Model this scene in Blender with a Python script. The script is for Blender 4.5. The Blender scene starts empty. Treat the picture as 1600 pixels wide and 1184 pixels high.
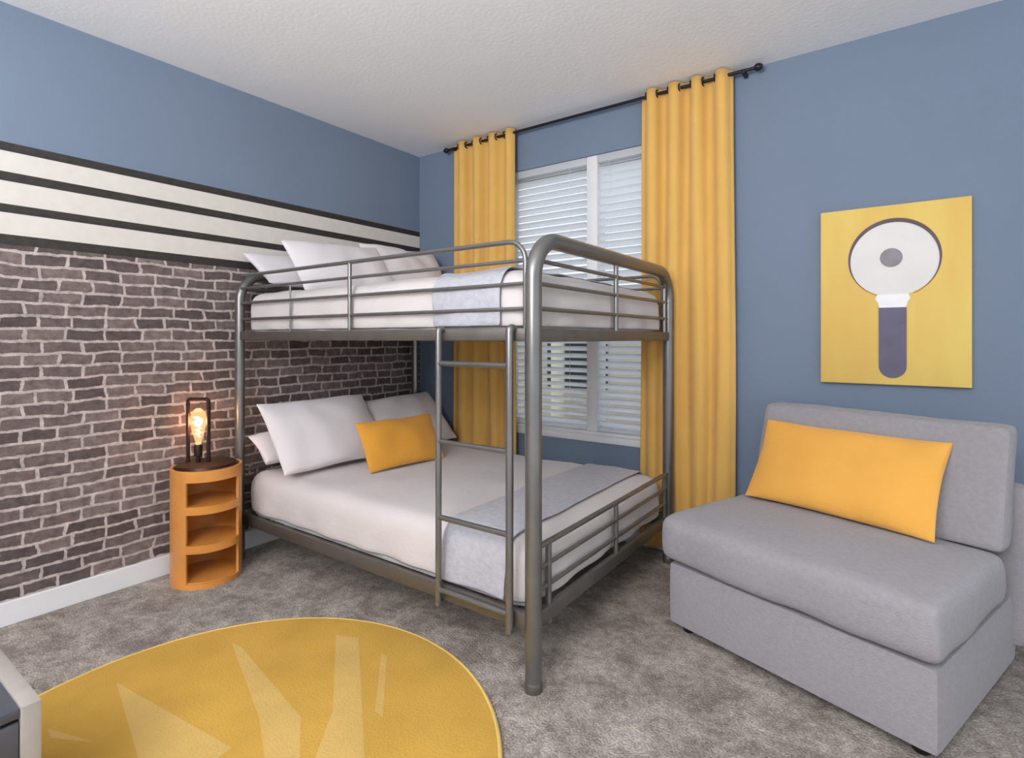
import bpy, bmesh, math, random
from mathutils import Vector, Matrix, noise
random.seed(7)
PI = math.pi
C = bpy.context.scene.collection
SC = bpy.context.scene

# ------------------------------------------------------------ camera
YAW = 0.616
cam_d = bpy.data.cameras.new('camera'); cam = bpy.data.objects.new('camera', cam_d); C.objects.link(cam)
cam.location = (3.183, -3.123, 1.25)
cam.rotation_euler = (PI/2, 0, YAW)
cam_d.sensor_width = 36.0; cam_d.lens = 850.4/1600*36
cam_d.shift_x = -9.3/1600; cam_d.shift_y = -64.3/1600
cam_d.clip_start = 0.05
SC.camera = cam
# ------------------------------------------------------------ view and light
SC.view_settings.view_transform = 'Standard'; SC.view_settings.look = 'None'
SC.view_settings.gamma = 1.0; SC.view_settings.use_curve_mapping = False
SC.view_settings.exposure = -0.14
w = bpy.data.worlds.new('sky'); SC.world = w; w.use_nodes = True
bg = w.node_tree.nodes['Background']; bg.inputs['Color'].default_value = (0.90, 0.95, 1.0, 1); bg.inputs['Strength'].default_value = 1.25

def area(name, loc, rot, sx, sy, power, col=(1, 1, 1)):
    l = bpy.data.lights.new(name, 'AREA'); l.shape = 'RECTANGLE'; l.size = sx; l.size_y = sy
    l.energy = power; l.color = col
    o = bpy.data.objects.new(name, l); C.objects.link(o); o.location = loc; o.rotation_euler = rot
    return o
# the bedroom's own ceiling lamp, far end of the room behind the camera
area('ceiling_lamp_light', (3.1, -5.2, 2.35), (math.radians(62), 0, math.radians(12)), 0.7, 0.5, 46, (1, 0.97, 0.93))
area('overhead_fill_light', (3.0, -2.6, 2.66), (0, 0, 0), 1.6, 1.6, 3, (1, 0.97, 0.93))  # added soft fill just under the ceiling, stands for no real fixture
# added unseen fill behind the camera, aimed up to brighten the ceiling
area('upward_fill_light', (2.5, -4.6, 1.75), (math.radians(168), 0, 0), 1.2, 1.2, 265, (0.98, 0.99, 1))

# ------------------------------------------------------------ materials
def srgb(r, g, b):
    f = lambda c: (c/255/12.92) if c/255 <= 0.04045 else ((c/255+0.055)/1.055)**2.4
    return (f(r), f(g), f(b), 1)

class NT:
    def __init__(s, name):
        s.m = bpy.data.materials.new(name); s.m.use_nodes = True; s.t = s.m.node_tree
        s.b = s.t.nodes['Principled BSDF']
    def n(s, kind, **kw):
        x = s.t.nodes.new(kind)
        for k, v in kw.items():
            if k.startswith('i_'): x.inputs[k[2:].replace('_', ' ')].default_value = v
            else: setattr(x, k, v)
        return x
    def l(s, a, b): s.t.links.new(a, b)
    def bump(s, h, strength=0.3, dist=0.01):
        bp = s.n('ShaderNodeBump'); bp.inputs['Strength'].default_value = strength; bp.inputs['Distance'].default_value = dist
        s.l(h, bp.inputs['Height']); s.l(bp.outputs['Normal'], s.b.inputs['Normal'])

def mat(name, col, rough=0.6, metal=0.0, nscale=None, nvar=0.06, bump=0.0, bscale=None, spec=0.5, sheen=0.0):
    q = NT(name); b = q.b
    b.inputs['Roughness'].default_value = rough; b.inputs['Metallic'].default_value = metal
    b.inputs['Specular IOR Level'].default_value = spec
    if sheen: b.inputs['Sheen Weight'].default_value = sheen
    tc = q.n('ShaderNodeTexCoord')
    no = q.n('ShaderNodeTexNoise'); no.inputs['Scale'].default_value = nscale or 8; no.inputs['Detail'].default_value = 5
    q.l(tc.outputs['Object'], no.inputs['Vector'])
    r = q.n('ShaderNodeValToRGB')
    r.color_ramp.elements[0].position = 0.3; r.color_ramp.elements[1].position = 0.7
    r.color_ramp.elements[0].color = [c*(1-nvar) for c in col[:3]]+[1]
    r.color_ramp.elements[1].color = [min(1, c*(1+nvar)) for c in col[:3]]+[1]
    q.l(no.outputs['Fac'], r.inputs['Fac']); q.l(r.outputs['Color'], b.inputs['Base Color'])
    if bump:
        n2 = q.n('ShaderNodeTexNoise'); n2.inputs['Scale'].default_value = bscale or 60; n2.inputs['Detail'].default_value = 6
        q.l(tc.outputs['Object'], n2.inputs['Vector']); q.bump(n2.outputs['Fac'], bump)
    return q.m

M = {}
M['blue'] = mat('blue_paint', srgb(112, 126, 146), 0.75, nscale=1.5, nvar=0.03, bump=0.08, bscale=90, spec=0.3)
M['ceil'] = mat('ceiling_paint', srgb(232, 233, 236), 0.9, nscale=2, nvar=0.015, bump=0.15, bscale=50, spec=0.2)
M['trim'] = mat('white_trim_paint', srgb(220, 220, 223), 0.45, nvar=0.02)
M['siding'] = mat('white_siding_print', srgb(206, 201, 196), 0.7, nscale=20, nvar=0.03)
M['stripe'] = mat('black_stripe_print', srgb(44, 40, 40), 0.6, nscale=30, nvar=0.35)
M['metal'] = mat('pewter_tube', srgb(124, 123, 122), 0.3, 0.72, nscale=12, nvar=0.08)
M['metal_dark'] = mat('dark_pewter_bar', srgb(108, 103, 98), 0.42, 0.6, nscale=12, nvar=0.1)
M['bronze'] = mat('dark_bronze', srgb(52, 34, 28), 0.4, 0.6, nscale=20, nvar=0.2)
M['rod'] = mat('black_rod', srgb(34, 34, 42), 0.4, 0.5)
M['white_cloth'] = mat('white_bedding', srgb(202, 195, 195), 0.9, nscale=3, nvar=0.02, bump=0.25, bscale=25, spec=0.2, sheen=0.2)
M['white_cloth2'] = mat('white_pillowcase', srgb(214, 208, 211), 0.9, nscale=3, nvar=0.02, bump=0.2, bscale=18, spec=0.2, sheen=0.2)
M['grey_cloth'] = mat('grey_throw_cloth', srgb(172, 172, 180), 0.9, nscale=40, nvar=0.08, bump=0.5, bscale=45, spec=0.2, sheen=0.2)
M['mattress'] = mat('mattress_ticking', srgb(214, 212, 214), 0.9, nscale=10, nvar=0.02, bump=0.2)
M['orange_cloth'] = mat('orange_cushion_cloth', srgb(212, 150, 56), 0.85, nscale=6, nvar=0.05, bump=0.2, bscale=60, spec=0.2, sheen=0.2)
M['yellow_cloth'] = mat('amber_cushion_cloth', srgb(228, 168, 78), 0.85, nscale=6, nvar=0.03, bump=0.2, bscale=70, spec=0.2, sheen=0.2)
M['curtain'] = mat('mustard_curtain_cloth', srgb(212, 168, 92), 0.85, nscale=5, nvar=0.04, bump=0.15, bscale=90, spec=0.2, sheen=0.2)
M['sofa'] = mat('grey_linen_upholstery', srgb(150, 147, 152), 0.92, nscale=60, nvar=0.06, bump=0.35, bscale=160, spec=0.2, sheen=0.15)
M['blackfoot'] = mat('black_plastic', srgb(20, 18, 20), 0.5)
M['wood'] = mat('orange_laminated_wood', srgb(206, 138, 66), 0.28, nscale=9, nvar=0.12, spec=0.6)
def blind_mat():
    q = NT('white_blind_slat'); q.b.inputs['Base Color'].default_value = srgb(240, 242, 246); q.b.inputs['Roughness'].default_value = 0.4
    tr = q.n('ShaderNodeBsdfTranslucent'); tr.inputs['Color'].default_value = srgb(244, 246, 250)
    mx = q.n('ShaderNodeMixShader'); mx.inputs[0].default_value = 0.6
    q.l(q.b.outputs[0], mx.inputs[1]); q.l(tr.outputs[0], mx.inputs[2])
    q.l(mx.outputs[0], q.t.nodes['Material Output'].inputs['Surface'])
    return q.m
M['blind'] = blind_mat()
M['chest_dark'] = mat('charcoal_chest_front', srgb(72, 74, 82), 0.5, nscale=20, nvar=0.12)
M['chest_light'] = mat('greige_chest_edge', srgb(150, 143, 138), 0.6, nscale=20, nvar=0.06)
M['lens'] = mat('printed_lens_white', srgb(212, 209, 208), 0.6, nscale=9, nvar=0.03)
M['lens_glow'] = mat('printed_neck_white', srgb(228, 228, 230), 0.6)
M['ring'] = mat('printed_ring_brown', srgb(86, 66, 72), 0.6, nscale=10, nvar=0.2)
M['handle'] = mat('printed_handle_slate', srgb(88, 84, 106), 0.6, nscale=14, nvar=0.12)
M['pupil'] = mat('printed_spot_grey', srgb(128, 124, 130), 0.6, nscale=20, nvar=0.15)
M['house'] = mat('neighbour_siding', srgb(205, 194, 184), 0.8, nscale=3, nvar=0.06)
M['house_dark'] = mat('neighbour_dark_panel', srgb(58, 62, 62), 0.6, nscale=6, nvar=0.3)
M['cream'] = mat('cream_post_paint', srgb(232, 222, 200), 0.6)
M['grass'] = mat('lawn', srgb(120, 138, 104), 0.95, nscale=2, nvar=0.3)
M['leaf'] = mat('hedge_leaf', srgb(130, 152, 120), 0.8, nscale=9, nvar=0.4)

def canvas_mat():
    q = NT('yellow_canvas_print'); b = q.b; b.inputs['Roughness'].default_value = 0.7
    tc = q.n('ShaderNodeTexCoord'); mp = q.n('ShaderNodeMapping'); q.l(tc.outputs['Object'], mp.inputs['Vector'])
    mp.inputs['Scale'].default_value = (4, 4, 1.0)
    no = q.n('ShaderNodeTexNoise'); no.inputs['Scale'].default_value = 1.4; no.inputs['Detail'].default_value = 3
    q.l(mp.outputs['Vector'], no.inputs['Vector'])
    r = q.n('ShaderNodeValToRGB'); e = r.color_ramp.elements
    e[0].position = 0.35; e[1].position = 0.65; e[0].color = srgb(212, 174, 90); e[1].color = srgb(218, 190, 102)
    q.l(no.outputs['Fac'], r.inputs['Fac']); q.l(r.outputs['Color'], b.inputs['Base Color'])
    return q.m
M['canvas'] = canvas_mat()

def brick_mat():
    q = NT('brick_print'); b = q.b; b.inputs['Roughness'].default_value = 0.8; b.inputs['Specular IOR Level'].default_value = 0.25
    tc = q.n('ShaderNodeTexCoord'); sp = q.n('ShaderNodeSeparateXYZ'); q.l(tc.outputs['Object'], sp.inputs[0])
    cb = q.n('ShaderNodeCombineXYZ'); q.l(sp.outputs['Y'], cb.inputs['X']); q.l(sp.outputs['Z'], cb.inputs['Y'])
    dn = q.n('ShaderNodeTexNoise'); dn.inputs['Scale'].default_value = 7; dn.inputs['Detail'].default_value = 3
    q.l(cb.outputs[0], dn.inputs['Vector'])
    s1 = q.n('ShaderNodeVectorMath', operation='SUBTRACT'); s1.inputs[1].default_value = (0.5, 0.5, 0.5); q.l(dn.outputs['Color'], s1.inputs[0])
    s2 = q.n('ShaderNodeVectorMath', operation='MULTIPLY'); s2.inputs[1].default_value = (0.05, 0.026, 0); q.l(s1.outputs[0], s2.inputs[0])
    dn3 = q.n('ShaderNodeTexNoise'); dn3.inputs['Scale'].default_value = 38; dn3.inputs['Detail'].default_value = 2
    q.l(cb.outputs[0], dn3.inputs['Vector'])
    s3 = q.n('ShaderNodeVectorMath', operation='SUBTRACT'); s3.inputs[1].default_value = (0.5, 0.5, 0.5); q.l(dn3.outputs['Color'], s3.inputs[0])
    s4 = q.n('ShaderNodeVectorMath', operation='MULTIPLY'); s4.inputs[1].default_value = (0.010, 0.012, 0); q.l(s3.outputs[0], s4.inputs[0])
    a1 = q.n('ShaderNodeVectorMath', operation='ADD'); q.l(cb.outputs[0], a1.inputs[0]); q.l(s2.outputs[0], a1.inputs[1])
    a2 = q.n('ShaderNodeVectorMath', operation='ADD'); q.l(a1.outputs[0], a2.inputs[0]); q.l(s4.outputs[0], a2.inputs[1])
    br = q.n('ShaderNodeTexBrick'); br.offset = 0.42; br.offset_frequency = 2; br.squash = 0.85; br.squash_frequency = 3
    q.l(a2.outputs[0], br.inputs['Vector'])
    br.inputs['Scale'].default_value = 1.0; br.inputs['Brick Width'].default_value = 0.152; br.inputs['Row Height'].default_value = 0.0565
    br.inputs['Mortar Size'].default_value = 0.0075; br.inputs['Mortar Smooth'].default_value = 0.35; br.inputs['Bias'].default_value = -0.1
    br.inputs['Color1'].default_value = srgb(88, 79, 79); br.inputs['Color2'].default_value = srgb(130, 117, 116)
    br.inputs['Mortar'].default_value = srgb(184, 174, 172)
    fn = q.n('ShaderNodeTexNoise'); fn.inputs['Scale'].default_value = 26; fn.inputs['Detail'].default_value = 7; fn.inputs['Roughness'].default_value = 0.7
    q.l(cb.outputs[0], fn.inputs['Vector'])
    r = q.n('ShaderNodeValToRGB'); e = r.color_ramp.elements; e[0].position = 0.3; e[1].position = 0.72
    e[0].color = (0.5, 0.5, 0.5, 1); e[1].color = (1.35, 1.3, 1.28, 1)
    q.l(fn.outputs['Fac'], r.inputs['Fac'])
    mx = q.n('ShaderNodeMix', data_type='RGBA', blend_type='MULTIPLY'); mx.inputs[0].default_value = 1
    q.l(br.outputs['Color'], mx.inputs[6]); q.l(r.outputs['Color'], mx.inputs[7]); q.l(mx.outputs[2], b.inputs['Base Color'])
    inv = q.n('ShaderNodeMath', operation='SUBTRACT'); inv.inputs[0].default_value = 1; q.l(br.outputs['Fac'], inv.inputs[1])
    ad = q.n('ShaderNodeMath', operation='MULTIPLY_ADD'); ad.inputs[1].default_value = 0.4; q.l(fn.outputs['Fac'], ad.inputs[0]); q.l(inv.outputs[0], ad.inputs[2])
    q.bump(ad.outputs[0], 0.35, 0.008)
    return q.m
M['brick'] = brick_mat()

def carpet_mat():
    q = NT('mottled_taupe_carpet'); b = q.b; b.inputs['Roughness'].default_value = 1; b.inputs['Specular IOR Level'].default_value = 0.1
    tc = q.n('ShaderNodeTexCoord')
    n1 = q.n('ShaderNodeTexNoise'); n1.inputs['Scale'].default_value = 7; n1.inputs['Detail'].default_value = 8; n1.inputs['Roughness'].default_value = 0.72; n1.inputs['Distortion'].default_value = 0.5
    n2 = q.n('ShaderNodeTexNoise'); n2.inputs['Scale'].default_value = 130; n2.inputs['Detail'].default_value = 4
    n4 = q.n('ShaderNodeTexNoise'); n4.inputs['Scale'].default_value = 34; n4.inputs['Detail'].default_value = 3
    for n in (n1, n2, n4): q.l(tc.outputs['Object'], n.inputs['Vector'])
    r = q.n('ShaderNodeValToRGB'); e = r.color_ramp.elements
    e[0].position = 0.38; e[1].position = 0.64; e[0].color = srgb(136, 127, 122); e[1].color = srgb(184, 176, 168)
    q.l(n1.outputs['Fac'], r.inputs['Fac'])
    r2 = q.n('ShaderNodeValToRGB'); e = r2.color_ramp.elements; e[0].position = 0.3; e[1].position = 0.7
    e[0].color = (0.62, 0.61, 0.6, 1); e[1].color = (1.3, 1.3, 1.3, 1); q.l(n2.outputs['Fac'], r2.inputs['Fac'])
    r3 = q.n('ShaderNodeValToRGB'); e = r3.color_ramp.elements; e[0].position = 0.35; e[1].position = 0.65
    e[0].color = (0.84, 0.83, 0.84, 1); e[1].color = (1.12, 1.12, 1.1, 1); q.l(n4.outputs['Fac'], r3.inputs['Fac'])
    mx = q.n('ShaderNodeMix', data_type='RGBA', blend_type='MULTIPLY'); mx.inputs[0].default_value = 1
    q.l(r.outputs[0], mx.inputs[6]); q.l(r2.outputs[0], mx.inputs[7])
    my = q.n('ShaderNodeMix', data_type='RGBA', blend_type='MULTIPLY'); my.inputs[0].default_value = 1
    q.l(mx.outputs[2], my.inputs[6]); q.l(r3.outputs[0], my.inputs[7]); q.l(my.outputs[2], b.inputs['Base Color'])
    q.bump(n2.outputs['Fac'], 0.8, 0.012)
    return q.m
M['carpet'] = carpet_mat()

def rug_mat(name, col):
    q = NT(name); b = q.b; b.inputs['Roughness'].default_value = 0.95; b.inputs['Specular IOR Level'].default_value = 0.1
    tc = q.n('ShaderNodeTexCoord')
    n1 = q.n('ShaderNodeTexNoise'); n1.inputs['Scale'].default_value = 4; n1.inputs['Detail'].default_value = 4
    n2 = q.n('ShaderNodeTexNoise'); n2.inputs['Scale'].default_value = 150; n2.inputs['Detail'].default_value = 3
    for n in (n1, n2): q.l(tc.outputs['Object'], n.inputs['Vector'])
    r = q.n('ShaderNodeValToRGB'); e = r.color_ramp.elements; e[0].position = 0.35; e[1].position = 0.65
    e[0].color = [c*0.92 for c in col[:3]]+[1]; e[1].color = [min(1, c*1.07) for c in col[:3]]+[1]
    q.l(n1.outputs['Fac'], r.inputs['Fac']); q.l(r.outputs[0], b.inputs['Base Color'])
    q.bump(n2.outputs['Fac'], 0.5, 0.006)
    return q.m
M['rug'] = rug_mat('yellow_rug_pile', srgb(190, 150, 70))
M['rug2'] = rug_mat('pale_rug_pile', srgb(196, 163, 96))
M['rug3'] = rug_mat('rug_binding', srgb(214, 184, 108))

def glass_mat(name, col=(1, 1, 1, 1), rough=0.0):
    q = NT(name); q.b.inputs['Transmission Weight'].default_value = 1; q.b.inputs['Roughness'].default_value = rough
    q.b.inputs['IOR'].default_value = 1.02; q.b.inputs['Base Color'].default_value = col
    return q.m
M['glass'] = glass_mat('window_glass'); M['bulbglass'] = glass_mat('amber_bulb_glass', (1, 0.85, 0.6, 1))
M['bulbglass'].node_tree.nodes['Principled BSDF'].inputs['Emission Color'].default_value = (1, .55, .25, 1)
M['bulbglass'].node_tree.nodes['Principled BSDF'].inputs['Emission Strength'].default_value = .55
def emit(name, col, s):
    q = NT(name); q.b.inputs['Base Color'].default_value = col; q.b.inputs['Emission Color'].default_value = col; q.b.inputs['Emission Strength'].default_value = s
    return q.m
M['filament'] = emit('glowing_filament', (1, 0.62, 0.25, 1), 30)

# ------------------------------------------------------------ helpers
def obj(name, bm, m, parent=None, smooth=True, angle=40):
    me = bpy.data.meshes.new(name); bmesh.ops.recalc_face_normals(bm, faces=bm.faces)
    bm.to_mesh(me); bm.free()
    if smooth:
        for p in me.polygons: p.use_smooth = True
        try: me.set_sharp_from_angle(angle=math.radians(angle))
        except Exception: pass
    me.materials.append(m)
    o = bpy.data.objects.new(name, me); C.objects.link(o)
    if parent: o.parent = parent
    return o
def tag(o, label=None, cat=None, group=None, kind=None):
    if label: o['label'] = label
    if cat: o['category'] = cat
    if group: o['group'] = group
    if kind: o['kind'] = kind
    return o
def thing(name, label, cat, loc=(0, 0, 0), rot=(0, 0, 0), group=None):
    o = bpy.data.objects.new(name, None); C.objects.link(o); o.location = loc; o.rotation_euler = rot
    o.empty_display_size = 0.1
    return tag(o, label, cat, group)
def copy_tree(o, parent=None):
    c = o.copy(); C.objects.link(c); c.parent = parent
    for ch in list(o.children): copy_tree(ch, c)
    return c

def box(bm, a, b, bevel=0.0, seg=2):
    r = bmesh.ops.create_cube(bm, size=1)
    vs = r['verts']
    s = [b[i]-a[i] for i in range(3)]; c = [(a[i]+b[i])/2 for i in range(3)]
    for v in vs: v.co = Vector((v.co.x*s[0]+c[0], v.co.y*s[1]+c[1], v.co.z*s[2]+c[2]))
    if bevel:
        es = list({e for v in vs for e in v.link_edges})
        bmesh.ops.bevel(bm, geom=es, offset=bevel, segments=seg, affect='EDGES', profile=0.5)
def boxo(name, a, b, m, parent=None, bevel=0.0):
    bm = bmesh.new(); box(bm, a, b, bevel); return obj(name, bm, m, parent)

def tube(bm, pts, r, seg=14, cap=True):
    pts = [Vector(p) for p in pts]; rings = []
    n = len(pts); up = None
    for i, p in enumerate(pts):
        t = (pts[min(i+1, n-1)]-pts[max(i-1, 0)]).normalized()
        if up is None:
            up = Vector((0, 0, 1)) if abs(t.z) < 0.9 else Vector((1, 0, 0))
            up = (up - t*up.dot(t)).normalized()
        else: up = (up - t*up.dot(t)).normalized()
        sd = t.cross(up)
        rr = r[i] if isinstance(r, (list, tuple)) else r
        rings.append([bm.verts.new(p + (up*math.cos(2*PI*k/seg)+sd*math.sin(2*PI*k/seg))*rr) for k in range(seg)])
    for a, b in zip(rings, rings[1:]):
        for k in range(seg): bm.faces.new((a[k], a[(k+1) % seg], b[(k+1) % seg], b[k]))
    if cap: bm.faces.new(rings[0]); bm.faces.new(rings[-1])
def arc_path(corners, rad, k=8):
    """polyline with its inner corners rounded"""
    P = [Vector(c) for c in corners]; out = [P[0]]
    for i in range(1, len(P)-1):
        r = rad[i-1] if isinstance(rad, (list, tuple)) else rad
        a = (P[i-1]-P[i]).normalized(); b = (P[i+1]-P[i]).normalized()
        p0 = P[i]+a*r; p2 = P[i]+b*r
        cen = P[i]+(a+b)*r                      # right angles
        for j in range(k+1):
            th = PI/2*j/k
            out.append(cen - b*r*math.cos(th) - a*r*math.sin(th))
    out.append(P[-1]); return out
def tubeo(name, pts, r, m, parent=None, seg=14):
    bm = bmesh.new(); tube(bm, pts, r, seg); return obj(name, bm, m, parent)

def lathe(bm, prof, seg=32, cen=(0, 0)):
    rings = []
    for r, z in prof: rings.append([bm.verts.new((cen[0]+r*math.cos(2*PI*k/seg), cen[1]+r*math.sin(2*PI*k/seg), z)) for k in range(seg)])
    for a, b in zip(rings, rings[1:]):
        for k in range(seg): bm.faces.new((a[k], a[(k+1) % seg], b[(k+1) % seg], b[k]))
    bm.faces.new(rings[0]); bm.faces.new(rings[-1])

def rbox(a, b, r, step=0.05, amp=0.0, freq=3.0, off=0.0, seed=0.0, fn=None, keep=None, crown=0.0):
    """rounded, softly uneven slab; off grows it, keep(center) filters faces"""
    h = [(b[i]-a[i])/2 for i in range(3)]; c = Vector([(a[i]+b[i])/2 for i in range(3)])
    N = [max(3, int(round(2*h[i]/step))) for i in range(3)]
    bm = bmesh.new(); key = {}
    def cs(i, k):   # denser near edges
        t = -1+2*k/N[i]; return math.sin(t*PI/2)*0.35*h[i]+t*0.65*h[i]
    def V(x, y, z):
        kk = (round(x, 5), round(y, 5), round(z, 5))
        if kk in key: return key[kk]
        rr = min(r, *h)*0.999
        p = Vector((x, y, z)); q = Vector([max(-(h[i]-rr), min(h[i]-rr, p[i])) for i in range(3)])
        d = p-q; nn = d.normalized() if d.length > 1e-9 else Vector((0, 0, 1))
        o = q+nn*rr
        if crown and z > 0: o.z += crown*(1-(x/h[0])**2)*(1-(y/h[1])**2)
        w = o+c
        if amp:
            w = w+nn*amp*(noise.noise(Vector((w.x*freq+seed, w.y*freq, w.z*freq)))+0.4*noise.noise(Vector((w.x*freq*2.7, w.y*freq*2.7+seed, w.z*freq*2.7))))
        if fn: w = fn(w, nn)
        w = w+nn*off
        v = bm.verts.new(w); key[kk] = v; return v
    for ax in range(3):
        u, v_ = (ax+1) % 3, (ax+2) % 3
        for s in (-1, 1):
            for i in range(N[u]):
                for j in range(N[v_]):
                    q = []
                    for (ii, jj) in ((i, j), (i+1, j), (i+1, j+1), (i, j+1)):
                        co = [0, 0, 0]; co[ax] = s*h[ax]; co[u] = cs(u, ii); co[v_] = cs(v_, jj); q.append(V(*co))
                    if len(set(q)) == 4:
                        ce = (q[0].co+q[1].co+q[2].co+q[3].co)/4
                        if keep and not keep(ce): continue
                        try: bm.faces.new(q)
                        except ValueError: pass
    for v in [v for v in bm.verts if not v.link_faces]: bm.verts.remove(v)
    return bm
def sub(o, n=1):
    s = o.modifiers.new('sub', 'SUBSURF'); s.levels = n; s.render_levels = n; return o

def pillow_bm(w, h, t, seed=0, nx=30, ny=22, wr=0.008, pinch=0.035):
    """pillow in its own x (width) y (height) z (thickness) frame"""
    bm = bmesh.new(); g = {}
    for s in (1, -1):
        for i in range(nx+1):
            for j in range(ny+1):
                u = math.sin((-1+2*i/nx)*PI/2*0.92)/math.sin(PI/2*0.92); v = math.sin((-1+2*j/ny)*PI/2*0.92)/math.sin(PI/2*0.92)
                edge = i in (0, nx) or j in (0, ny)
                if edge and (1, i, j) in g: g[(s, i, j)] = g[(1, i, j)]; continue
                x = w/2*u*(1-pinch*(1-v*v)); y = h/2*v*(1-pinch*1.3*(1-u*u))
                z = s*t/2*(max(0, (1-u*u*u*u))*max(0, (1-v*v*v*v)))**0.55 * (0.78+0.22*(1-u*u)*(1-v*v))
                if not edge:
                    z += wr*noise.noise(Vector((x*7+seed, y*7, s*3)))*2
                g[(s, i, j)] = bm.verts.new((x, y, z+wr*1.5*noise.noise(Vector((x*3+seed, y*3, 9)))))
    for s in (1, -1):
        for i in range(nx):
            for j in range(ny):
                q = [g[(s, i, j)], g[(s, i+1, j)], g[(s, i+1, j+1)], g[(s, i, j+1)]]
                bm.faces.new(q if s == 1 else q[::-1])
    return bm
def frame_matrix(origin, xa, ya):
    xa = Vector(xa).normalized(); ya = Vector(ya); ya = (ya-xa*ya.dot(xa)).normalized(); za = xa.cross(ya)
    m = Matrix((xa, ya, za)).transposed().to_4x4(); m.translation = Vector(origin); return m

# ------------------------------------------------------------ room shell
HC = 2.705
def struct(name, bm, m, parent=None, smooth=False):
    o = obj(name, bm, m, parent, smooth=smooth)
    if not parent: o['kind'] = 'structure'
    return o
bm = bmesh.new(); box(bm, (-0.12, -6.5, -0.12), (5.2, 0.12, 0)); struct('floor', bm, M['carpet'])
bm = bmesh.new(); box(bm, (-0.12, -6.5, HC), (5.2, 0.12, HC+0.12)); struct('ceiling', bm, M['ceil'])
bm = bmesh.new(); box(bm, (-0.12, -6.5, 0), (0, 0.12, HC)); struct('wall_left', bm, M['blue'])
WX0, WX1, WZ0, WZ1 = 0.84, 2.06, 0.63, 2.42
bm = bmesh.new()
box(bm, (0, 0, 0), (WX0, 0.14, HC)); box(bm, (WX1, 0, 0), (5.2, 0.14, HC))
box(bm, (WX0, 0, 0), (WX1, 0.14, WZ0)); box(bm, (WX0, 0, WZ1), (WX1, 0.14, HC))
bmesh.ops.remove_doubles(bm, verts=bm.verts, dist=1e-5)
struct('wall_right', bm, M['blue'])
bm = bmesh.new(); box(bm, (0, -6.5, 0), (0.014, -0.014, 0.105), 0.004); struct('baseboard_left', bm, M['trim'])
bm = bmesh.new(); box(bm, (0.0, -0.014, 0), (5.2, 0, 0.105), 0.004); struct('baseboard_right', bm, M['trim'])

# window
win = bpy.data.objects.new('window_1', None); C.objects.link(win); win['kind'] = 'structure'; win.location = (WX0, 0, WZ0)
def wpart(name, a, b, m, bev=0.003, par=None):
    bm = bmesh.new()
    box(bm, [a[0]-WX0, a[1], a[2]-WZ0], [b[0]-WX0, b[1], b[2]-WZ0], bev); return obj(name, bm, m, par or win)
bm = bmesh.new()
for a, b in (((WX0, .075, WZ0), (WX0+.05, .13, WZ1)), ((WX1-.05, .075, WZ0), (WX1, .13, WZ1)), ((WX0+.05, .075, WZ0), (WX1-.05, .13, WZ0+.05)), ((WX0+.05, .075, WZ1-.05), (WX1-.05, .13, WZ1))):
    box(bm, [a[0]-WX0, a[1], a[2]-WZ0], [b[0]-WX0, b[1], b[2]-WZ0], .003)
obj('window_frame', bm, M['trim'], win)
wpart('mullion', (1.509, .012, WZ0+.02), (1.585, .13, WZ1), M['trim'])
wpart('window_sill', (WX0, -0.012, WZ0-.002), (WX1, .075, WZ0+.022), M['trim'])
wpart('sill_apron', (WX0, -0.010, WZ0-.045), (WX1, -.0005, WZ0-.002), M['trim'])
wpart('left_pane', (WX0+.05, .10, WZ0+.05), (1.49, .105, WZ1-.05), M['glass'], 0)
wpart('right_pane', (1.60, .10, WZ0+.05), (WX1-.05, .105, WZ1-.05), M['glass'], 0)
wpart('sash_rail', (WX0+.05, .085, 1.50), (1.49, .12, 1.535), M['trim'])

def blind(x0, x1, tilt, label):
    t = thing('window_blind', label, 'blind', ((x0+x1)/2, 0.033, WZ0+0.03), group='white slatted blinds in the window')
    ox, oz = (x0+x1)/2, WZ0+0.03
    boxo('headrail', (x0-ox, -.026, WZ1-.05-oz), (x1-ox, .03, WZ1-.002-oz), M['blind'], t, .003)
    bm = bmesh.new(); z = WZ0+0.075
    while z < WZ1-0.07:
        ang = math.radians(tilt)+random.uniform(-.03, .03); dy, dz = .024*math.cos(ang), .024*math.sin(ang)
        prof = []
        for k in range(5):
            s = -1+k/2; prof.append((s*dy, -s*dz+.004*(1-s*s)))
        for sgn in (1,):
            up = [[bm.verts.new((X-ox, y, z-oz+h+.0012)) for (y, h) in prof] for X in (x0+.004, x1-.004)]
            lo = [[bm.verts.new((X-ox, y, z-oz+h-.0012)) for (y, h) in prof] for X in (x0+.004, x1-.004)]
            for L, fl in ((up, 0), (lo, 1)):
                for k in range(4):
                    q = [L[0][k], L[1][k], L[1][k+1], L[0][k+1]]; bm.faces.new(q[::-1] if fl else q)
            for k in (0, 4): bm.faces.new([up[0][k], up[1][k], lo[1][k], lo[0][k]])
            for e in (0, 1):
                for k in range(4): bm.faces.new([up[e][k], up[e][k+1], lo[e][k+1], lo[e][k]])
        z += 0.0475
    obj('slats', bm, M['blind'], t)
    boxo('bottom_rail', (x0+.003-ox, -.026, WZ0+.026-oz), (x1-.003-ox, .026, WZ0+.046-oz), M['blind'], t, .004)
    for fx in (0.18, 0.82):
        X = x0+(x1-x0)*fx-ox
        tubeo('ladder_cord', [(X, -.027, WZ0+.04-oz), (X, -.027, WZ1-.04-oz)], .0012, M['blind'], t, 6)
    return t
blind(WX0+.004, 1.507, 37, 'white slatted blind over the left half of the window, half open')
blind(1.587, WX1-.004, 45, 'white slatted blind over the right half of the window beside the wide curtain')

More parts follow.
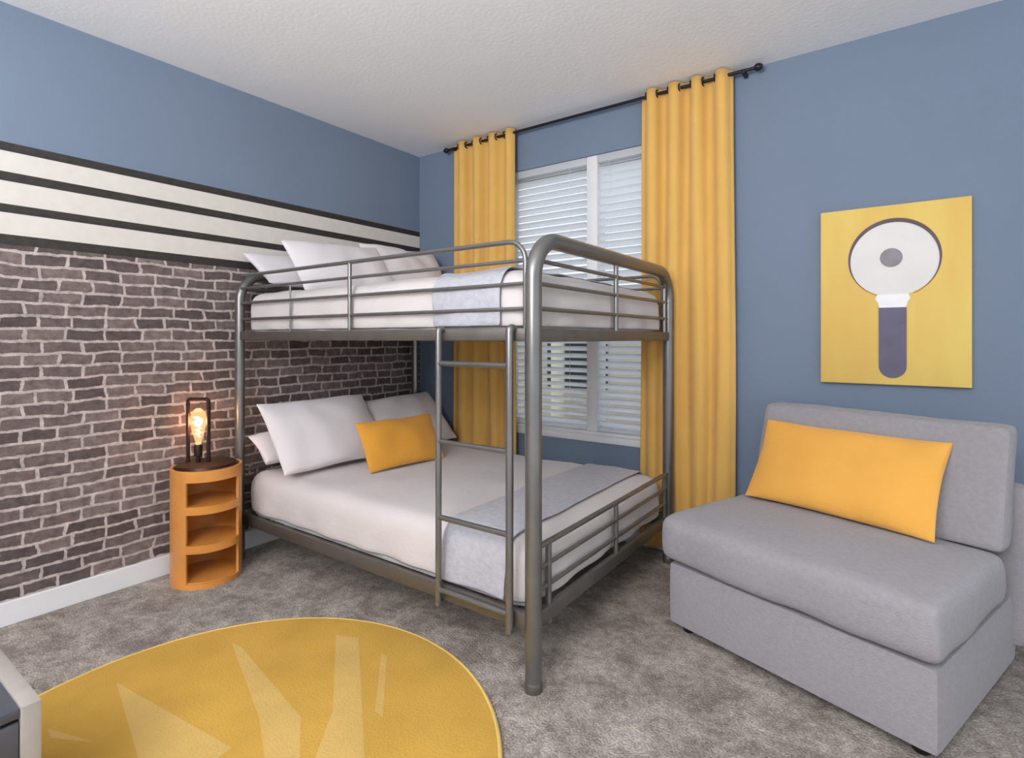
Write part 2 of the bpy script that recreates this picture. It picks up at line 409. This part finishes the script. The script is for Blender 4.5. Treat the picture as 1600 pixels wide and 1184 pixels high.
# wall mural on the left wall
mu = thing('wall_mural', 'printed mural of dark brick under white bands with black stripes on left wall', 'mural', (0, -1.6, 0.105))
def mpart(name, y0, y1, z0, z1, m, th=0.004):
    return boxo(name, (0.0005, y0+1.6, z0-.105), (th, y1+1.6, z1-.105), m, mu)
Y0, Y1 = -6.4, -0.003
mpart('brick_field', Y0, Y1, .106, 1.657, M['brick'])
S = [(2.062, 2.10, 's'), (1.972, 2.062, 'w'), (1.932, 1.972, 's'), (1.832, 1.932, 'w'), (1.795, 1.832, 's'), (1.700, 1.795, 'w'), (1.657, 1.700, 's')]
for z0, z1, k in S:
    mpart('black_stripe' if k == 's' else 'white_band', Y0, Y1, z0, z1, M['stripe'] if k == 's' else M['siding'], 0.005 if k == 's' else 0.004)

# ------------------------------------------------------------ bunk bed
BX0, BX1, BY0, BY1 = 0.112, 2.112, -1.515, -0.155
HT = 1.610
bed = thing('bunk_bed', 'pewter metal tube bunk bed with rounded end arches and front ladder', 'bunk bed', (BX0, BY0, 0))
def bp(p): return (p[0]-BX0, p[1]-BY0, p[2])
def btube(name, pts, r, m=M['metal'], par=None, seg=12): return tubeo(name, [bp(p) for p in pts], r, m, par or bed, seg)
def bbox(name, a, b, m=M['metal_dark'], par=None, bev=.006): return boxo(name, bp(a), bp(b), m, par or bed, bev)
for X, rr, nm in ((BX0, .026, 'head_arch'), (BX1, .0305, 'foot_arch')):
    path = arc_path([(X, BY0, 0.012), (X, BY0, HT), (X, BY1, HT), (X, BY1, 0.012)], .15, 12)
    arch = btube(nm, path, rr, seg=20)
    for Y in (BY0, BY1):
        bm = bmesh.new(); lathe(bm, [(rr+.002, 0), (rr+.003, .01), (rr+.002, .03), (rr, .034)], 20, (X-BX0, Y-BY0))
        tag(obj('foot_cap', bm, M['metal_dark'], arch), 'dark rounded foot cap')
    ya, yb = BY0+.10, BY1-.065
    for z in (1.528, 1.445, 1.355): btube('end_rail', [(X, BY0+.02, z), (X, BY1-.02, z)], .0085)
    for z in (.497, .418, .340): btube('end_rail', [(X, BY0+.02, z), (X, BY1-.02, z)], .011 if z > .45 else .0085)
    btube('end_upright', [(X, (BY0+BY1)/2, 1.27), (X, (BY0+BY1)/2, HT-.02)], .011)
    btube('end_upright', [(X, (BY0+BY1)/2, .25), (X, (BY0+BY1)/2, .497)], .011)
    btube('end_upright', [(X, yb, .20), (X, yb, .497)], .012)
    btube('end_upright', [(X, ya, .20), (X, ya, .497)], .012)
    pth = arc_path([(X, BY1-.02, 1.545), (X, yb, 1.545), (X, yb, 1.27)], .03, 6)
    btube('end_upright', pth, .011)
    for z0, z1 in ((1.235, 1.282), (.215, .270)): bbox('end_bar', (X-.014, BY0+.02, z0), (X+.014, BY1-.02, z1))
for Y in (BY0, BY1):
    bbox('side_bar', (BX0+.02, Y-.014, 1.238), (BX1-.02, Y+.014, 1.285))
    bbox('side_bar', (BX0+.02, Y-.014, .208), (BX1-.02, Y+.014, .268))
    bbox('side_lip', (BX0+.02, Y+(.014 if Y == BY0 else -.036), .205), (BX1-.02, Y+(.036 if Y == BY0 else -.014), .212), bev=.001)
# guard rails of the upper bunk
for Y in (BY0, BY1):
    pth = arc_path([(BX0+.02, Y, 1.600), (BX1-.034, Y, 1.600), (BX1-.034, Y, 1.27)], .075, 8)
    g = btube('guard_rail', pth, .0095)
    for z in (1.528, 1.445, 1.355): btube('guard_bar', [(BX0+.02, Y, z), (BX1-.034, Y, z)], .0075, par=None)
    btube('guard_upright', [(1.09, Y, 1.27), (1.09, Y, 1.600)], .0095)
    btube('guard_upright', [(.61, Y, 1.27), (.61, Y, 1.528)], .005)
# cross slats (support)
for z in (1.246, .232):
    for k in range(11):
        x = BX0+.12+k*(BX1-BX0-.24)/10
        bbox('bed_slat', (x-.03, BY0+.015, z), (x+.03, BY1-.015, z+.012), bev=.002)
# ladder
LX0, LX1, LY = 1.690, 2.036, -1.545
lad = btube('ladder_rail', arc_path([(LX0, LY+.012, 1.285), (LX0, LY-.01, 1.285), (LX0, LY-.01, .215)], .011, 4), .0125)
lad2 = btube('ladder_rail', arc_path([(LX1, LY+.012, 1.285), (LX1, LY-.01, 1.285), (LX1, LY-.01, .215)], .011, 4), .0145)
for z in (1.150, .843, .546, .262): btube('ladder_rung', [(LX0, LY-.01, z), (LX1, LY-.01, z)], .0105)
for X in (LX0, LX1): bbox('ladder_hook', (X-.012, LY-.02, .195), (X+.012, LY+.034, .214), M['metal'], bev=.004)

# bedding
def bedding(z0, z1, top_lab, throw_lab, mat_lab, seed, tx0, tx1, crown):
    m = obj('mattress', rbox((BX0+.05, BY0+.035, z0-.006), (BX1-.05, BY1-.035, z1-.07), .045, .09), M['mattress']); tag(m, mat_lab, 'mattress')
    a = (BX0+.016, BY0+.020, z0-.085); b = (BX1-.022, BY1-.022, z1)
    def dr(wv, nn):
        # hem waves of the hanging sides
        if wv.z < z0+.10 and abs(nn.z) < .8: wv = wv+nn*0.006*math.sin(wv.x*23+wv.y*19+seed)
        return wv
    cm = obj('comforter', rbox(a, b, .085, .04, .010, 4.2, 0, seed, dr, lambda c: c.z > z0+.028, crown), M['white_cloth'])
    s = cm.modifiers.new('solid', 'SOLIDIFY'); s.thickness = .012; s.offset = -1; sub(cm)
    tag(cm, top_lab, 'comforter')
    th = obj('throw_blanket', rbox(a, b, .085, .025, .010, 4.2, .010, seed, dr, lambda c: c.z > z0+.03 and tx0 < c.x < tx1, crown), M['grey_cloth'])
    s = th.modifiers.new('solid', 'SOLIDIFY'); s.thickness = .007; s.offset = 1; sub(th)
    tag(th, throw_lab, 'blanket')
bedding(.244, .490, 'white comforter spread over the lower bunk mattress', 'grey throw blanket folded across the foot of the lower bunk behind the ladder', 'white mattress of the lower bunk', 3.1, 1.66, 1.985, .02)
bedding(1.258, 1.505, 'white comforter on the upper bunk inside the guard rails', 'pale grey throw blanket draped across the upper bunk above the ladder', 'white mattress of the upper bunk', 8.4, 1.60, 1.955, .02)

def pillow(name, label, cat, bottom, yaw_dir, up_dir, w, h, t, m, seed, group=None, wr=.008, piping=False):
    """bottom = centre of lower edge"""
    o = obj(name, pillow_bm(w, h, t, seed, wr=wr), m); sub(o)
    up = Vector(up_dir).normalized()
    o.matrix_world = frame_matrix(Vector(bottom)+up*h/2, yaw_dir, up_dir)
    return tag(o, label, cat, group)
# lower bunk
pillow('bed_pillow', 'large white pillow on the lower bunk, leaning left of the orange cushion', 'pillow', (.56, -1.15, .525), (0.05, 1, 0), (-.62, 0, .72), .70, .47, .15, M['white_cloth2'], 1, 'white pillows on the lower bunk')
pillow('bed_pillow', 'white pillow on the lower bunk beside the corner and the window curtain', 'pillow', (.53, -.49, .520), (0.04, 1, 0.02), (-.70, 0, .72), .68, .44, .15, M['white_cloth2'], 5, 'white pillows on the lower bunk')
pillow('bed_pillow', 'low white pillow on the lower bunk, one corner peeking out behind the large leaning pillow', 'pillow', (.32, -1.13, .555), (0.0, 1, 0), (-.62, 0, .42), .70, .24, .11, M['white_cloth2'], 9, 'white pillows on the lower bunk')
pillow('lumbar_cushion', 'orange lumbar cushion on the lower bunk leaning on white pillows', 'cushion', (.855, -.905, .515), (0.12, 1, 0), (-.45, 0, .75), .53, .30, .11, M['orange_cloth'], 12)
# upper bunk
pillow('bed_pillow', 'leftmost white pillow on the upper bunk, slumped low behind the taller one', 'pillow', (.335, -1.13, 1.550), (0, 1, 0), (-.62, 0, .42), .68, .34, .11, M['white_cloth2'], 21, 'white pillows on the upper bunk')
pillow('bed_pillow', 'white pillow standing upright in the middle of the upper bunk head', 'pillow', (.47, -1.00, 1.525), (0.03, 1, 0.07), (-.46, 0, .66), .68, .38, .15, M['white_cloth2'], 25, 'white pillows on the upper bunk')
pillow('bed_pillow', 'white pillow at the corner end of the upper bunk against the blue wall', 'pillow', (.42, -.42, 1.535), (0.02, 1, 0), (-.42, 0, .72), .70, .41, .15, M['white_cloth2'], 29, 'white pillows on the upper bunk')

# ------------------------------------------------------------ curtains
rod = thing('curtain_rod', 'thin black curtain rod running just under the ceiling above the window', 'curtain rod', (1.46, -.07, 2.668))
bm = bmesh.new(); tube(bm, [(-1.09, 0, 0), (1.09, 0, 0)], .009, 14); obj('pole', bm, M['rod'], rod)
for s in (-1, 1):
    bm = bmesh.new(); tube(bm, [(s*1.085, 0, 0), (s*1.095, 0, 0), (s*1.11, 0, 0), (s*1.125, 0, 0)], [.012, .019, .019, .010], 14); obj('finial', bm, M['rod'], rod)
    bm = bmesh.new(); box(bm, (s*1.03-.01, -.012, -.014), (s*1.03+.01, .070, .004), .002); obj('bracket', bm, M['rod'], rod)

def curtain(x0, x1, z0, waves, label, seed, ph):
    t = thing('curtain', label, 'curtain', ((x0+x1)/2, -.07, z0), group='mustard yellow curtains')
    W = x1-x0; ztop = 2.699; bm = bmesh.new(); NX, NZ = waves*18, 40; rows = []
    for j in range(NZ+1):
        z = z0+(ztop-z0)*j/NZ; f = (z-z0)/(ztop-z0); row = []
        for i in range(NX+1):
            u = i/NX
            a = 2*PI*waves*u+ph
            irregular = 1.5*noise.noise(Vector((u*waves*.8+seed, f*1.1, seed)))*(1-f)
            amp = .031*(1-.25*(1-f))+.010*noise.noise(Vector((u*3+seed, f*2, 1)))
            y = amp*math.sin(a+irregular)
            y = y*(1-.3*(1-f)*(.5+noise.noise(Vector((u*2.3+seed*3, 0, f*.8)))))
            x = -W/2+W*u*(1)-.004*math.sin(2*a)+.03*(1-f*.6)*noise.noise(Vector((u*4+seed, f*1.2, 5)))
            x *= 1+.05*(1-f)
            row.append(bm.verts.new((x, y, z-z0)))
        rows.append(row)
    for a, b in zip(rows, rows[1:]):
        for i in range(NX): bm.faces.new((a[i], a[i+1], b[i+1], b[i]))
    o = obj('fabric_panel', bm, M['curtain'], t, angle=180)
    s = o.modifiers.new('solid', 'SOLIDIFY'); s.thickness = .003
    for k in range(waves*2):
        u = (k*PI-ph)/(2*PI*waves)
        if not 0.01 < u < .99: continue
        bm = bmesh.new(); X = -W/2+W*u
        tube(bm, [(X+.004*math.cos(q)*0+.0, .022*math.cos(q), 2.668-z0+.022*math.sin(q)) for q in [2*PI*i/20 for i in range(21)]], .0045, 8)
        obj('grommet', bm, M['bronze'], t)
    return t
curtain(.428, .990, .04, 4, 'narrow mustard yellow curtain left of the window behind the bunk bed', 2, .4)
curtain(1.912, 2.435, .03, 4, 'wide mustard yellow curtain right of the window, between bunk bed and sofa', 7, 1.2)

# ------------------------------------------------------------ picture
pic = thing('wall_picture', 'yellow canvas print of a magnifying glass on the blue wall above the sofa', 'picture', (3.138, 0, 1.03))
bm = bmesh.new(); box(bm, (-.291, -.034, 0), (.291, -.001, .842), .003); obj('canvas', bm, M['canvas'], pic)
def disc(name, cx, cz, r, m, y, r0=0, sx=1, seg=56, a0=0, a1=2*PI, th=.0012, wf=None):
    bm = bmesh.new(); A = []
    for k in range(seg+1):
        a = a0+(a1-a0)*k/seg; ri = r-(wf(a) if wf else (r-r0))
        A.append([bm.verts.new((cx+q*math.cos(a)*sx, yy, cz+q*math.sin(a))) for q in (r, ri) for yy in (y, y+th)])
    for p, q in zip(A, A[1:]):
        bm.faces.new((p[0], q[0], q[2], p[2])); bm.faces.new((p[1], q[1], q[3], p[3])); bm.faces.new((p[0], q[0], q[1], p[1]))
        if r0 or wf: bm.faces.new((p[2], q[2], q[3], p[3]))
    return obj(name, bm, m, pic)
cz = 1.623-1.03; cx = 3.145-3.138
disc('printed_lens', cx, cz, .178, M['lens'], -.0355)
disc('printed_lens_ring', cx, cz, .186, M['ring'], -.0372, sx=.97, a0=-.36*PI, a1=1.40*PI, wf=lambda a: .002+.017*max(0, math.sin(a*.60+.62))**1.5)
disc('printed_spot', cx-.008, cz+.002, .044, M['pupil'], -.0372)
def flat(name, pts, m, y, th=.0012):
    bm = bmesh.new(); v = [bm.verts.new((x, y, z)) for x, z in pts]; f = bm.faces.new(v)
    r = bmesh.ops.extrude_face_region(bm, geom=[f]); bmesh.ops.translate(bm, verts=[g for g in r['geom'] if isinstance(g, bmesh.types.BMVert)], vec=(0, th, 0))
    return obj(name, bm, m, pic)
hx0, hx1 = 3.088-3.138, 3.196-3.138; hc = (hx0+hx1)/2; hr = (hx1-hx0)/2
zb = 1.062-1.03+hr; zt = 1.392-1.03
flat('printed_handle', [(hx1, zt), (hx0, zt)]+[(hc-hr*math.cos(PI*k/16), zb-hr*math.sin(PI*k/16)) for k in range(17)], M['handle'], -.0372)
flat('printed_neck', [(hx0+.002, zt), (hx1-.002, zt), (hx1+.003, zt+.022), (hx1+.014, zt+.042), (hx1+.006, zt+.062), (hx0-.006, zt+.062), (hx0-.014, zt+.042), (hx0-.003, zt+.022)], M['lens_glow'], -.0384)

# ------------------------------------------------------------ sofa
SA = math.atan2(-.319, .948)
sofa = thing('armless_sofa', 'light grey armless sofa chair standing on carpet below the yellow picture', 'sofa', (2.361, -.841, 0), (0, 0, SA))
SW, SD = .955, .850
bmx = rbox((0, 0, .034), (SW, SD, .290), .014, .06); obj('base', bmx, M['sofa'], sofa)
def seatfn(wv, nn): return wv
sc_ = obj('seat_cushion', rbox((-.040, -.030, .294), (SW+.014, SD-.17, .482), .050, .04, .009, 5.0, 0, 2.0, None, None, .022), M['sofa'], sofa); sub(sc_)
def lean(k, z0): return lambda wv, nn: Vector((wv.x, wv.y+k*(wv.z-z0), wv.z))
bc = obj('back_cushion', rbox((.012, .612, .474), (SW+.012, .735, .925), .024, .045, .007, 5.0, 0, 6.0, lean(.26, .47)), M['sofa'], sofa); sub(bc)
bf = obj('back_frame', rbox((.0, .775, .10), (SW+.040, .860, .70), .03, .06, 0, 1, 0, 0, lean(.03, .1)), M['sofa'], sofa)
# seams
def seam(name, pts, par): return tubeo(name, pts, .0035, M['sofa'], par, 8)
for (x, y) in ((.06, .06), (SW-.06, .06), (.06, SD-.06), (SW-.06, SD-.06)):
    bm = bmesh.new(); lathe(bm, [(.022, 0), (.026, .005), (.032, .036)], 18, (x, y)); obj('leg', bm, M['blackfoot'], sofa)
Ax = Vector((math.cos(SA), math.sin(SA), 0)); Ay = Vector((-math.sin(SA), math.cos(SA), 0))
def sl(u, v, z): return Vector((2.361, -.841, 0))+Ax*u+Ay*v+Vector((0, 0, z))
pillow('sofa_cushion', 'large amber yellow cushion propped on the grey sofa seat', 'cushion', sl(.425, .50, .500), Ax, Ay*.50+Vector((0, 0, .85)), .75, .40, .13, M['yellow_cloth'], 41, wr=.006)

# ------------------------------------------------------------ night stand (open drum shelf)
NX_, NY_, NR, NH = .200, -1.735, .165, .585
ns = thing('shelf_stand', 'orange wooden round shelf stand with three open tiers by brick wall', 'night stand', (NX_, NY_, 0), (0, 0, math.radians(-42)))
def shell(bm, r0, r1, z0, z1, a0, a1, seg=40):
    A = []
    for k in range(seg+1):
        a = a0+(a1-a0)*k/seg; A.append([bm.verts.new((r*math.cos(a), r*math.sin(a), z)) for r in (r0, r1) for z in (z0, z1)])
    for p, q in zip(A, A[1:]):
        for i, j in ((0, 1), (1, 3), (3, 2), (2, 0)): bm.faces.new((p[i], p[j], q[j], q[i]))
    bm.faces.new((A[0][0], A[0][1], A[0][3], A[0][2])); bm.faces.new((A[-1][0], A[-1][1], A[-1][3], A[-1][2]))
OP0, OP1 = math.radians(-16), math.radians(78)   # opening, local +x faces the room
bm = bmesh.new(); shell(bm, NR-.012, NR, .0, NH, OP1, OP0+2*PI, 48); obj('curved_side', bm, M['wood'], ns)
def ring_slab(nm, z0, z1, r):
    bm = bmesh.new(); lathe(bm, [(r-.003, z0), (r, z0+.003), (r, z1-.003), (r-.003, z1)], 48); return obj(nm, bm, M['wood'], ns)
ring_slab('plinth', 0, .018, NR-.0125)
for z in (.018, .200, .392):
    bm = bmesh.new(); lathe(bm, [(NR-.0128, z), (NR-.0128, z+.012)], 48); obj('shelf', bm, M['wood'], ns)
    bm = bmesh.new(); shell(bm, NR-.012, NR+.002, z-.022 if z > .1 else 0, z+.018 if z > .1 else .026, OP0, OP1, 24); obj('shelf_lip', bm, M['wood'], ns)
bm = bmesh.new(); lathe(bm, [(NR-.0128, NH-.045), (NR-.0128, NH-.03)], 48); obj('top_board', bm, M['wood'], ns)
bm = bmesh.new(); shell(bm, NR-.012, NR+.002, NH-.055, NH, OP0, OP1, 24); obj('top_band', bm, M['wood'], ns)

# lamp standing on it
lamp = thing('cage_lamp', 'dark bronze rectangular frame table lamp with glowing bulb on the orange shelf stand', 'lamp', (NX_, NY_, NH-.029), (0, 0, math.radians(35)))
bm = bmesh.new(); lathe(bm, [(.140, 0), (.144, .004), (.144, .030), (.138, .040), (.05, .043)], 44); obj('round_base', bm, M['bronze'], lamp)
LO = -.045; LW, L0, L1 = .054, .038, .372
for yy in (0.0,):
    bm = bmesh.new(); tube(bm, arc_path([(LO-LW, yy, L0), (LO-LW, yy, L1), (LO+LW, yy, L1), (LO+LW, yy, L0)], .014, 5), .0095, 10); obj('cage_frame', bm, M['bronze'], lamp)
bm = bmesh.new(); lathe(bm, [(.010, .04), (.010, .07), (.019, .075), (.021, .125), (.017, .135)], 20, (LO, 0)); obj('socket', bm, M['bronze'], lamp)
bm = bmesh.new(); lathe(bm, [(.012, .136), (.016, .16), (.028, .20), (.037, .245), (.038, .275), (.030, .305), (.014, .322), (.003, .326)], 28, (LO, 0)); bulb = obj('bulb', bm, M['bulbglass'], lamp)
bm = bmesh.new(); tube(bm, [(LO+(.006+.0012*q)*math.cos(q*2.1), (.006+.0012*q)*math.sin(q*2.1), .175+.0075*q) for q in range(15)], .0034, 8)
obj('filament', bm, M['filament'], bulb)
pl = bpy.data.lights.new('bulb_light', 'POINT'); pl.energy = 9; pl.color = (1, .50, .26); pl.shadow_soft_size = .02
po = bpy.data.objects.new('bulb_light', pl); C.objects.link(po); po.location = (NX_-.037, NY_-.026, NH-.03+.25)

# ------------------------------------------------------------ rug
RC = (1.556, -2.352); RR = .838
rug = thing('round_rug', 'round yellow rug with pale triangle pattern lying on the carpet', 'rug', (RC[0], RC[1], 0))
bm = bmesh.new(); lathe(bm, [(RR-.012, .001), (RR-.012, .016)], 120); obj('pile', bm, M['rug'], rug)
bm = bmesh.new(); A = []
tube(bm, [((RR-.008)*math.cos(2*PI*k/120), (RR-.008)*math.sin(2*PI*k/120), .0095) for k in range(121)], .0085, 8, False); obj('binding', bm, M['rug3'], rug)
def rpat(pts):
    bm = bmesh.new(); v = [bm.verts.new((x-RC[0], y-RC[1], .0172)) for x, y in pts]; f = bm.faces.new(v)
    r = bmesh.ops.extrude_face_region(bm, geom=[f]); bmesh.ops.translate(bm, verts=[g for g in r['geom'] if isinstance(g, bmesh.types.BMVert)], vec=(0, 0, -.0022))
    obj('pale_triangle', bm, M['rug2'], rug)
def fz(px, py, z=.017):
    a = (px-809.3)/850.4; b = -(py-527.7)/850.4; t = (z-1.25)/b
    return (3.183+t*(-math.sin(YAW)+math.cos(YAW)*a), -3.123+t*(math.cos(YAW)+math.sin(YAW)*a))
TRI = [[(0.9386, -2.2387), (1.3602, -2.4788), (1.4463, -2.8)]]
rpat([fz(182, 1066), fz(362, 1168), fz(300, 1215), fz(225, 1215)])
rpat([fz(362, 1003), fz(378, 1012), fz(470, 1120), fz(468, 1230), fz(420, 1230), fz(405, 1120)])
rpat([fz(525, 992), fz(560, 996), fz(572, 1230), fz(475, 1230), fz(520, 1110)])
rpat([fz(596, 1020), fz(604, 1024), fz(598, 1120), fz(586, 1110)])
rpat([fz(75, 1138), fz(150, 1160), fz(80, 1153)])

# ------------------------------------------------------------ chest corner, lower left
ch = thing('low_chest', 'dark grey low chest with pale edge panel on the edge of the round rug', 'chest', (1.35, -2.80, 0))
CZ = .40; cx1, cy1 = 1.528, -2.725
def cb(nm, a, b, m, bev=.002, par=None): return boxo(nm, (a[0]-1.35, a[1]+2.80, a[2]), (b[0]-1.35, b[1]+2.80, b[2]), m, par or ch, bev)
cb('side_panel', (cx1-.42, cy1-.036, .0185), (cx1, cy1, CZ), M['chest_light'])
cb('side_panel', (cx1-.42, cy1-.90, .0185), (cx1, cy1-.864, CZ), M['chest_light'])
cb('top_board', (cx1-.42, cy1-.864, CZ-.028), (cx1-.010, cy1-.036, CZ-.006), M['chest_dark'])
cb('carcass', (cx1-.42, cy1-.864, .03), (cx1-.03, cy1-.036, CZ-.028), M['chest_dark'])
for z0, z1 in ((.215, .362), (.06, .207)): cb('drawer', (cx1-.03, cy1-.862, z0), (cx1-.012, cy1-.038, z1), M['chest_dark'])

# ------------------------------------------------------------ outside, seen through the blinds
bm = bmesh.new(); box(bm, (-12, .3, -.7), (12, 16, -.6)); o = struct('ground', bm, M['grass'])
hs = thing('neighbour_house', 'beige neighbouring house seen through the blinds', 'house', (-1.5, 6.0, -.6))
bm = bmesh.new(); box(bm, (-4, 0, 0), (1.3, 3, 2.5)); obj('wall', bm, M['house'], hs)
bm = bmesh.new(); box(bm, (-4.2, -.5, 2.5), (1.6, 3.2, 2.62)); obj('eave', bm, M['house_dark'], hs)
bm = bmesh.new(); box(bm, (-1.05, -.03, .9), (.25, .0, 1.95), .01); obj('window', bm, M['house_dark'], hs)
bm = bmesh.new(); tube(bm, [(-.55, -.45, 0), (-.55, -.45, 2.5)], .13, 16); obj('porch_post', bm, M['cream'], hs)
hd = bmesh.new()
for k in range(60):
    bmesh.ops.create_icosphere(hd, subdivisions=1, radius=random.uniform(.16, .3), matrix=Matrix.Translation((random.uniform(-1.3, 1.3), random.uniform(-.3, .3), random.uniform(.1, 1.0))))
ho = obj('hedge', hd, M['leaf']); ho.location = (1.6, 5.0, -.6); tag(ho, 'green hedge outside, seen through the right half of the blinds', 'hedge')
